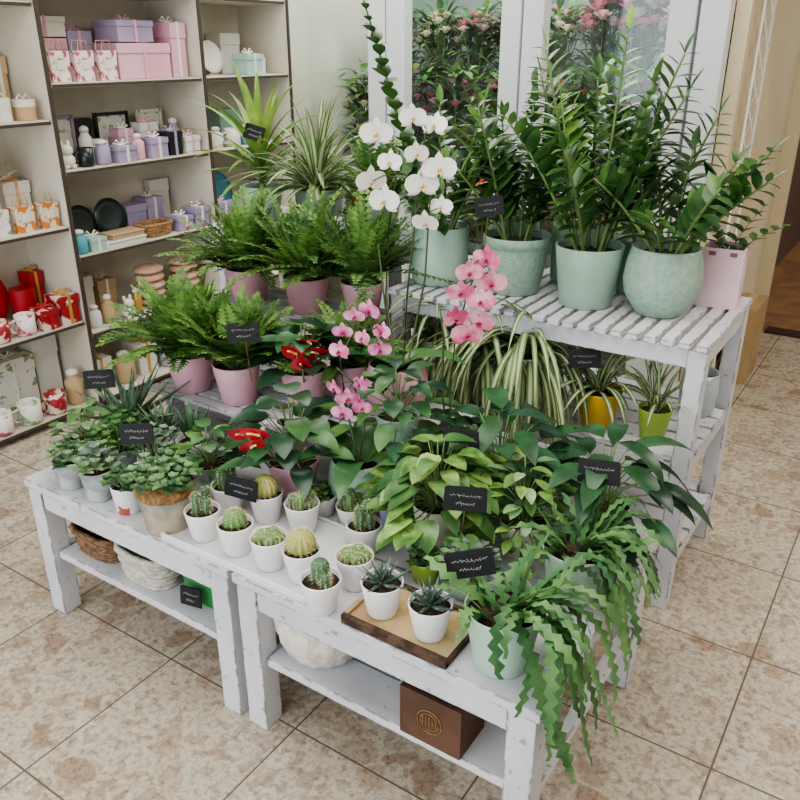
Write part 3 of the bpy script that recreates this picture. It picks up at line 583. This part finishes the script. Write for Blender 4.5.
def mug(y,z,m,x=SX,r=.042,h=.09):
    b=MB(); b.lathe([(r*.85,0),(r,.006),(r,h),(r*.92,h),(r*.9,.01),(.001,.01)],m,n=24); b.tube([(0,-r*.95,h*.8),(0,-r*1.6,h*.75),(0,-r*1.75,h*.5),(0,-r*1.5,h*.25),(0,-r*.95,h*.2)],.006,m); b.obj('coffee_mug',(x,y,z))
def jar(y,z,m,x=SX,r=.035,h=.1,lid=None):
    b=MB(); b.lathe([(r*.9,0),(r,.01),(r,h*.7),(r*.6,h*.82),(r*.6,h*.9)],m,n=20); b.lathe([(r*.68,h*.88),(r*.68,h),(r*.3,h*1.06),(.001,h*1.07)],lid or wh,n=16); b.obj('lidded_jar',(x,y,z))
def plate(y,z,m,r=.09,x=-3.33):
    b=MB(); pr=[(.001,0),(r*.6,0),(r,.012),(r,.016),(r*.6,.006),(.001,.006)]; b.lathe(pr,m,n=36)
    for v in range(len(b.v)):
        q=b.v[v]; w=Matrix.Rotation(math.radians(75),3,'Y')@Vector(q); b.v[v]=(w.x,w.y,w.z+r*.97+.006)
    b.box((.0,0,.004),(.06,.06,.008),kraft); b.obj('decorative_plate',(x,y,z))
def round_box(y,z,m,r=.06,h=.09,x=SX,lid=None):
    b=MB(); b.lathe([(r*.97,0),(r*.97,h*.75)],m,n=28,smooth=False); b.lathe([(r,h*.65),(r,h),(.001,h)],lid or m,n=28,smooth=False); b.tube([(0,-.03,h),(0,-.015,h+.02),(0,0,h),(0,.015,h+.02),(0,.03,h)],.004,lid or m); b.obj('round_gift_box',(x,y,z))
def plush(y,z,m,s=.06,x=SX):
    b=MB(); b.ball((0,0,s*.9),s,m,14,10,sc=(1,1,.9)); b.ball((.01,0,s*2.1),s*.7,m,14,10)
    for g in(-1,1): b.ball((0,g*s*.5,s*2.8),s*.25,m,8,6,sc=(1,1,1.8)); b.ball((s*.6,g*s*.5,s*.25),s*.3,m,8,6); b.ball((s*.65,g*s*.25,s*2.2),s*.07,blk,6,5)
    b.obj('plush_toy',(x,y,z))
def pframe(y,z,m,w=.12,h=.16,x=-3.4):
    b=MB()
    for dy,dz,sy,sz in((-w/2,h/2,.015,h),(w/2,h/2,.015,h),(0,.008,w,.015),(0,h-.008,w,.015)): b.box((0,dy,dz),(.015,sy,sz),m)
    b.box((-.003,0,h/2),(.006,w,h),flog); b.obj('picture_frame',(x,y,z))
def blanket(y,z,m,w=.14,n=3,x=SX):
    b=MB()
    for i in range(n): b.ball((0,U(-.006,.006),.022+.04*i),.5,m,18,8,sc=(.15,w,.046))
    b.obj('folded_blanket',(x,y,z))
# bay 2
z=1.46
for y,m in((2.22,flo),(2.34,flo),(2.46,flo)): bag(y,z,m,.095,.12,-3.18)
gbox(2.29,z,.22,.12,.17,pk2,None,-3.41); gbox(2.70,z,.3,.2,.15,pk2,pk2,-3.3); gbox(2.68,z+.155,.2,.16,.09,lil,pk2,-3.3); gbox(2.91,z,.09,.14,.24,pk2,wh)
gbox(2.30,z+.175,.2,.12,.08,wh,pk2,-3.4); gbox(2.48,z,.12,.1,.2,lil,pk2,-3.41)
z=1.11
plush(2.20,z,wh,.036,-3.19); mug(2.29,z,blk,-3.18,.035,.08); jar(2.38,z,lil,-3.18); gbox(2.49,z,.1,.09,.07,lil,wh,-3.19); jar(2.58,z,pk2,-3.18,.03,.11); gbox(2.68,z,.1,.09,.09,lil,wh,-3.19); gbox(2.79,z,.08,.09,.11,blk,lil,-3.2); gbox(2.9,z,.09,.09,.08,wh,pk2,-3.2)
pframe(2.62,z,blk,.18,.2); pframe(2.33,z,lil,.14,.2); pframe(2.85,z,wh,.14,.2); mug(2.48,z,flo,-3.33); gbox(2.46,z,.1,.05,.18,blk,None,-3.44)
gbox(2.74,z,.1,.06,.15,wh,pk2,-3.31); gbox(2.6,z,.08,.06,.13,pk2,wh,-3.31); jar(2.38,z,wh,-3.29,.03,.15); jar(2.91,z,lil,-3.3,.03,.15)
z=.74
jar(2.19,z,turq,-3.18,.035,.1); plate(2.33,z,blk,.085,-3.36); plate(2.5,z,pla,.09,-3.36); gbox(2.42,z,.22,.12,.03,wh,None,-3.2); gbox(2.44,z+.031,.18,.1,.025,kraft,None,-3.2); gbox(2.27,z,.08,.1,.06,mnt,wh,-3.2); gbox(2.66,z,.12,.1,.13,lil,None,-3.4); gbox(2.78,z,.1,.1,.15,lil,wh,-3.4)
basket('wicker_basket',(-3.21,2.64,z),.06,.09,.05,wick,5,.007); gbox(2.8,z,.09,.1,.07,lil,flo,-3.2); gbox(2.91,z,.09,.1,.1,lil,flo,-3.2)
gbox(2.89,z,.12,.03,.22,wh,None,-3.45); bag(2.2,z,wh,.08,.16,-3.4)
z=.38
blanket(2.62,z,peach,.16,5); blanket(2.85,z,peach,.16,5); jar(2.3,z,kraft,-3.2,.03,.13); jar(2.22,z,wh,-3.2,.03,.1); plush(2.40,z,wh,.035,-3.18); gbox(2.27,z,.14,.1,.2,wh,gold,-3.4); jar(2.47,z,gold,-3.2,.025,.12); gbox(2.42,z,.1,.1,.16,kraft,wh,-3.4)
z=.05
for i,y in enumerate((2.22,2.36,2.5,2.64,2.78,2.91)): [jar(y,z,[wh,kraft,flog,lil,wh,pk2][i],-3.22,.05,.15) if i%2 else gbox(y,z,.11,.12,.16,[flog,kraft,wh,pk2,mnt,wh][i],gold)]
# bay 3
z=1.46; plate(3.12,z,wh,.1,-3.4); plate(3.2,z,wh,.08,-3.3); gbox(3.38,z,.12,.1,.1,mnt,wh,-3.2); round_box(3.52,z,wh,.05,.08); gbox(3.42,z,.14,.1,.2,wh,None,-3.41)
z=1.11; plate(3.15,z,turq,.09,-3.38); jar(3.1,z,wh,-3.2); mug(3.22,z,wh,-3.2); jar(3.33,z,turq,-3.2); gbox(3.42,z,.08,.08,.1,wh,turq,-3.2); plush(3.53,z,wh,.04); gbox(3.4,z,.16,.08,.17,mnt,None,-3.42)
z=.74; plate(3.25,z,turq,.11,-3.39); gbox(3.08,z,.1,.1,.1,lil,wh,-3.2); mug(3.2,z,lil,-3.2); gbox(3.34,z,.1,.1,.1,wh,flo,-3.2); gbox(3.45,z,.1,.12,.14,lil,flo); mug(3.55,z,pk2)
z=.38; plush(3.12,z,wh,.05); jar(3.25,z,kraft); gbox(3.4,z,.14,.12,.14,pk2,wh); jar(3.54,z,wh)
# bay 1
z=1.32; round_box(2.05,z,kraft,.045,.08,-3.2,wh); round_box(1.94,z,wh,.045,.09,-3.2); gbox(1.82,z,.1,.12,.1,flog,wh,-3.2); round_box(1.7,z,wh,.06,.1); gbox(1.95,z,.16,.08,.2,pk2,wh,-3.42); gbox(2.07,z,.06,.08,.24,kraft,wh,-3.4)
z=1.76; gbox(1.95,z,.25,.2,.12,pk2,wh); gbox(1.6,z,.25,.2,.12,lil,wh)
z=.88
for i,y in enumerate((1.60,1.715,1.83,1.945,2.06)): bag(y,z,tul if i!=2 else flog,.09,.105,-3.19)
b=MB(); b.lathe([(.04,0),(.05,.05),(.03,.12),(.035,.14)],wh,n=20); pam=M('pampas','#bfae92',.9)
for i in range(46): frond(b,(0,0,.13),az(i*2.4,U(.8,1.5)),.18,pam,.8,.024,16,.008,.5,pam)
b.obj('pampas_grass_vase',(-3.32,1.88,z)); gbox(2.04,z,.12,.1,.18,flog,ora,-3.40); gbox(1.64,z,.12,.1,.16,kraft,wh,-3.40)
z=.45
mug(1.62,z,redflo,-3.18); mug(1.74,z,redflo,-3.18); mug(1.86,z,flo,-3.18); gbox(1.96,z,.08,.1,.09,redflo,red,-3.19); gbox(2.06,z,.09,.1,.13,redflo,gold,-3.19); plate(1.80,z,red,.13,-3.40); round_box(1.98,z,red,.055,.15,-3.36); gbox(2.07,z,.06,.08,.2,red,gold,-3.42)
z=.05
mug(1.66,z,flo,-3.18,.05,.1); mug(1.8,z,flog,-3.18,.05,.1); mug(1.93,z,redflo,-3.18,.045,.1); jar(2.05,z,kraft,-3.2,.04,.16); gbox(1.85,z,.2,.1,.25,flog,wh,-3.38); gbox(1.6,z,.16,.1,.22,wh,pk2,-3.38); mug(1.52,z,redflo,-3.18,.05,.1); gbox(2.03,z,.12,.1,.3,wh,None,-3.4)
# ---------------------------------------------------------------- flowers in cooler
b=MB()
for zz,y in((.40,4.02),(.85,4.32),(1.2,4.68)):
    b.box((-2.2,y,zz),(2.4,.28,.02),fm)
    for x in(-3.3,-2.2,-1.1): b.box((x,y,zz/2-.01),(.03,.03,zz-.02),fm)
b.obj('flower_display_steps')
zinc=M('zinc_bucket','#7e878b',.4,metal=.6)
def bouquet(x,y,z,m,mb,n=26,fr=.04,Rr=.15,hh=.28,gl_=70,gsz=1,gtop=.12):
    b=MB(); pot(b,.085,.18,zinc,.065)
    for i in range(n):
        a=i*2.399; q=math.sqrt((i+.5)/n)*Rr; c=Vector((math.cos(a)*q,math.sin(a)*q,.18+hh*(1-.35*(q/Rr)**2)+U(-.05,.05)))
        b.tube([(c.x*.2,c.y*.2,.15),c],.003,stemg,n=4); mt=R.choice(m)
        b.ball(c+Vector((0,0,fr*.35)),fr*.55,mt,8,6)
        for lv in range(3):
            for k in range(5): b.leaf(c,az(k*1.257+lv*.6,1.3-.5*lv),fr*(.8+.25*lv),fr*1.1,mt,-.6,.5,'rd',3)
    for k in range(gl_):
        a=U(0,6.28); q=U(.02,Rr); b.leaf((math.cos(a)*q*.7,math.sin(a)*q*.7,U(.15,gtop+hh)),az(a,U(-.1,1.2)),U(.08,.15)*gsz,.045*gsz,R.choice(mb),.8,.2,'ov',4)
    b.obj('flower_bouquet_bucket',(x,y,z))
rp=M('rose_pink','#cc7c90',.6,trans=.2); rc=M('rose_cream','#e0d8bf',.6,trans=.2); ro=M('rose_orange','#cc7550',.6,trans=.2); rr=M('rose_red','#a8263c',.6,trans=.2); rl=M('rose_blush','#e0b8bc',.6,trans=.2)
for x,m in((-3.1,[rl,rp]),(-2.8,[rc]),(-2.54,[rp,rl]),(-2.28,[rp,rr]),(-2.02,[rl,rc])): bouquet(x,4.68,1.21,m,[fern,pothd,calat],20,.036,hh=.36,gl_=150,gtop=.22)
for x,m in((-1.74,[rp,rl]),(-1.52,[rc,rp,rc]),(-1.3,[rc,rl]),(-1.1,[rl,rp])): bouquet(x,4.68,1.21,m,[calat,pothd,dark],30,.048,.13,.46,150)
for x,m in((-3.1,[rc]),(-2.78,[rp]),(-2.46,[rl,rp]),(-2.14,[rp]),(-1.86,[ro,rl]),(-1.6,[rr,ro]),(-1.35,[ro,rp]),(-1.12,[rr,ro])): bouquet(x,4.32,.86,m,[fern,pothd,dark],14,.034,.14,.36,150,1.1,.26)
for x,m in((-2.9,[rr]),(-2.5,[rp,rl]),(-2.1,[ro,rc]),(-1.7,[rp]),(-1.3,[rc,ro])): bouquet(x,4.02,.41,m,[fern,dark])
# ---------------------------------------------------------------- lights
def area(name,loc,rot,sx,sy,e,col=(1,1,1)):
    l=bpy.data.lights.new(name,'AREA'); l.shape='RECTANGLE'; l.size=sx; l.size_y=sy; l.energy=e; l.color=col
    o=bpy.data.objects.new(name,l); bpy.context.collection.objects.link(o); o.location=loc; o.rotation_euler=rot
area('ceiling_light',(-1.0,1.2,2.75),(0,0,0),2.0,1.4,38,(1,.975,.94))
area('ceiling_light',(1.0,2.8,2.75),(0,0,0),1.2,1.6,34,(1,.94,.86))
area('ceiling_light',(-2.4,2.9,2.75),(0,0,0),.8,.8,16,(1,.96,.91))
area('cooler_light',(-2.2,4.4,2.74),(0,0,0),2,.5,50,(.95,1,.98))
area('hallway_light',(.3,7,2.7),(0,0,0),.6,.6,18,(1,.92,.84))
area('shop_window_light',(-1.5,-1.9,1.5),(math.radians(90),0,0),3.6,2.2,72,(.88,.94,1))
w=bpy.data.worlds.new('world'); bpy.context.scene.world=w; w.use_nodes=True; bg=w.node_tree.nodes['Background']; bg.inputs[0].default_value=(.88,.94,1,1); bg.inputs[1].default_value=.95
sc=bpy.context.scene; sc.view_settings.view_transform='AgX'; sc.view_settings.look='AgX - Medium High Contrast'; sc.view_settings.exposure=.3
cam=bpy.data.cameras.new('camera'); co=bpy.data.objects.new('camera',cam); bpy.context.collection.objects.link(co)
co.location=(0,0,1.6); co.rotation_euler=(math.radians(66.1),0,ori); cam.lens=36; cam.sensor_width=36; cam.clip_start=.02
sc.camera=co
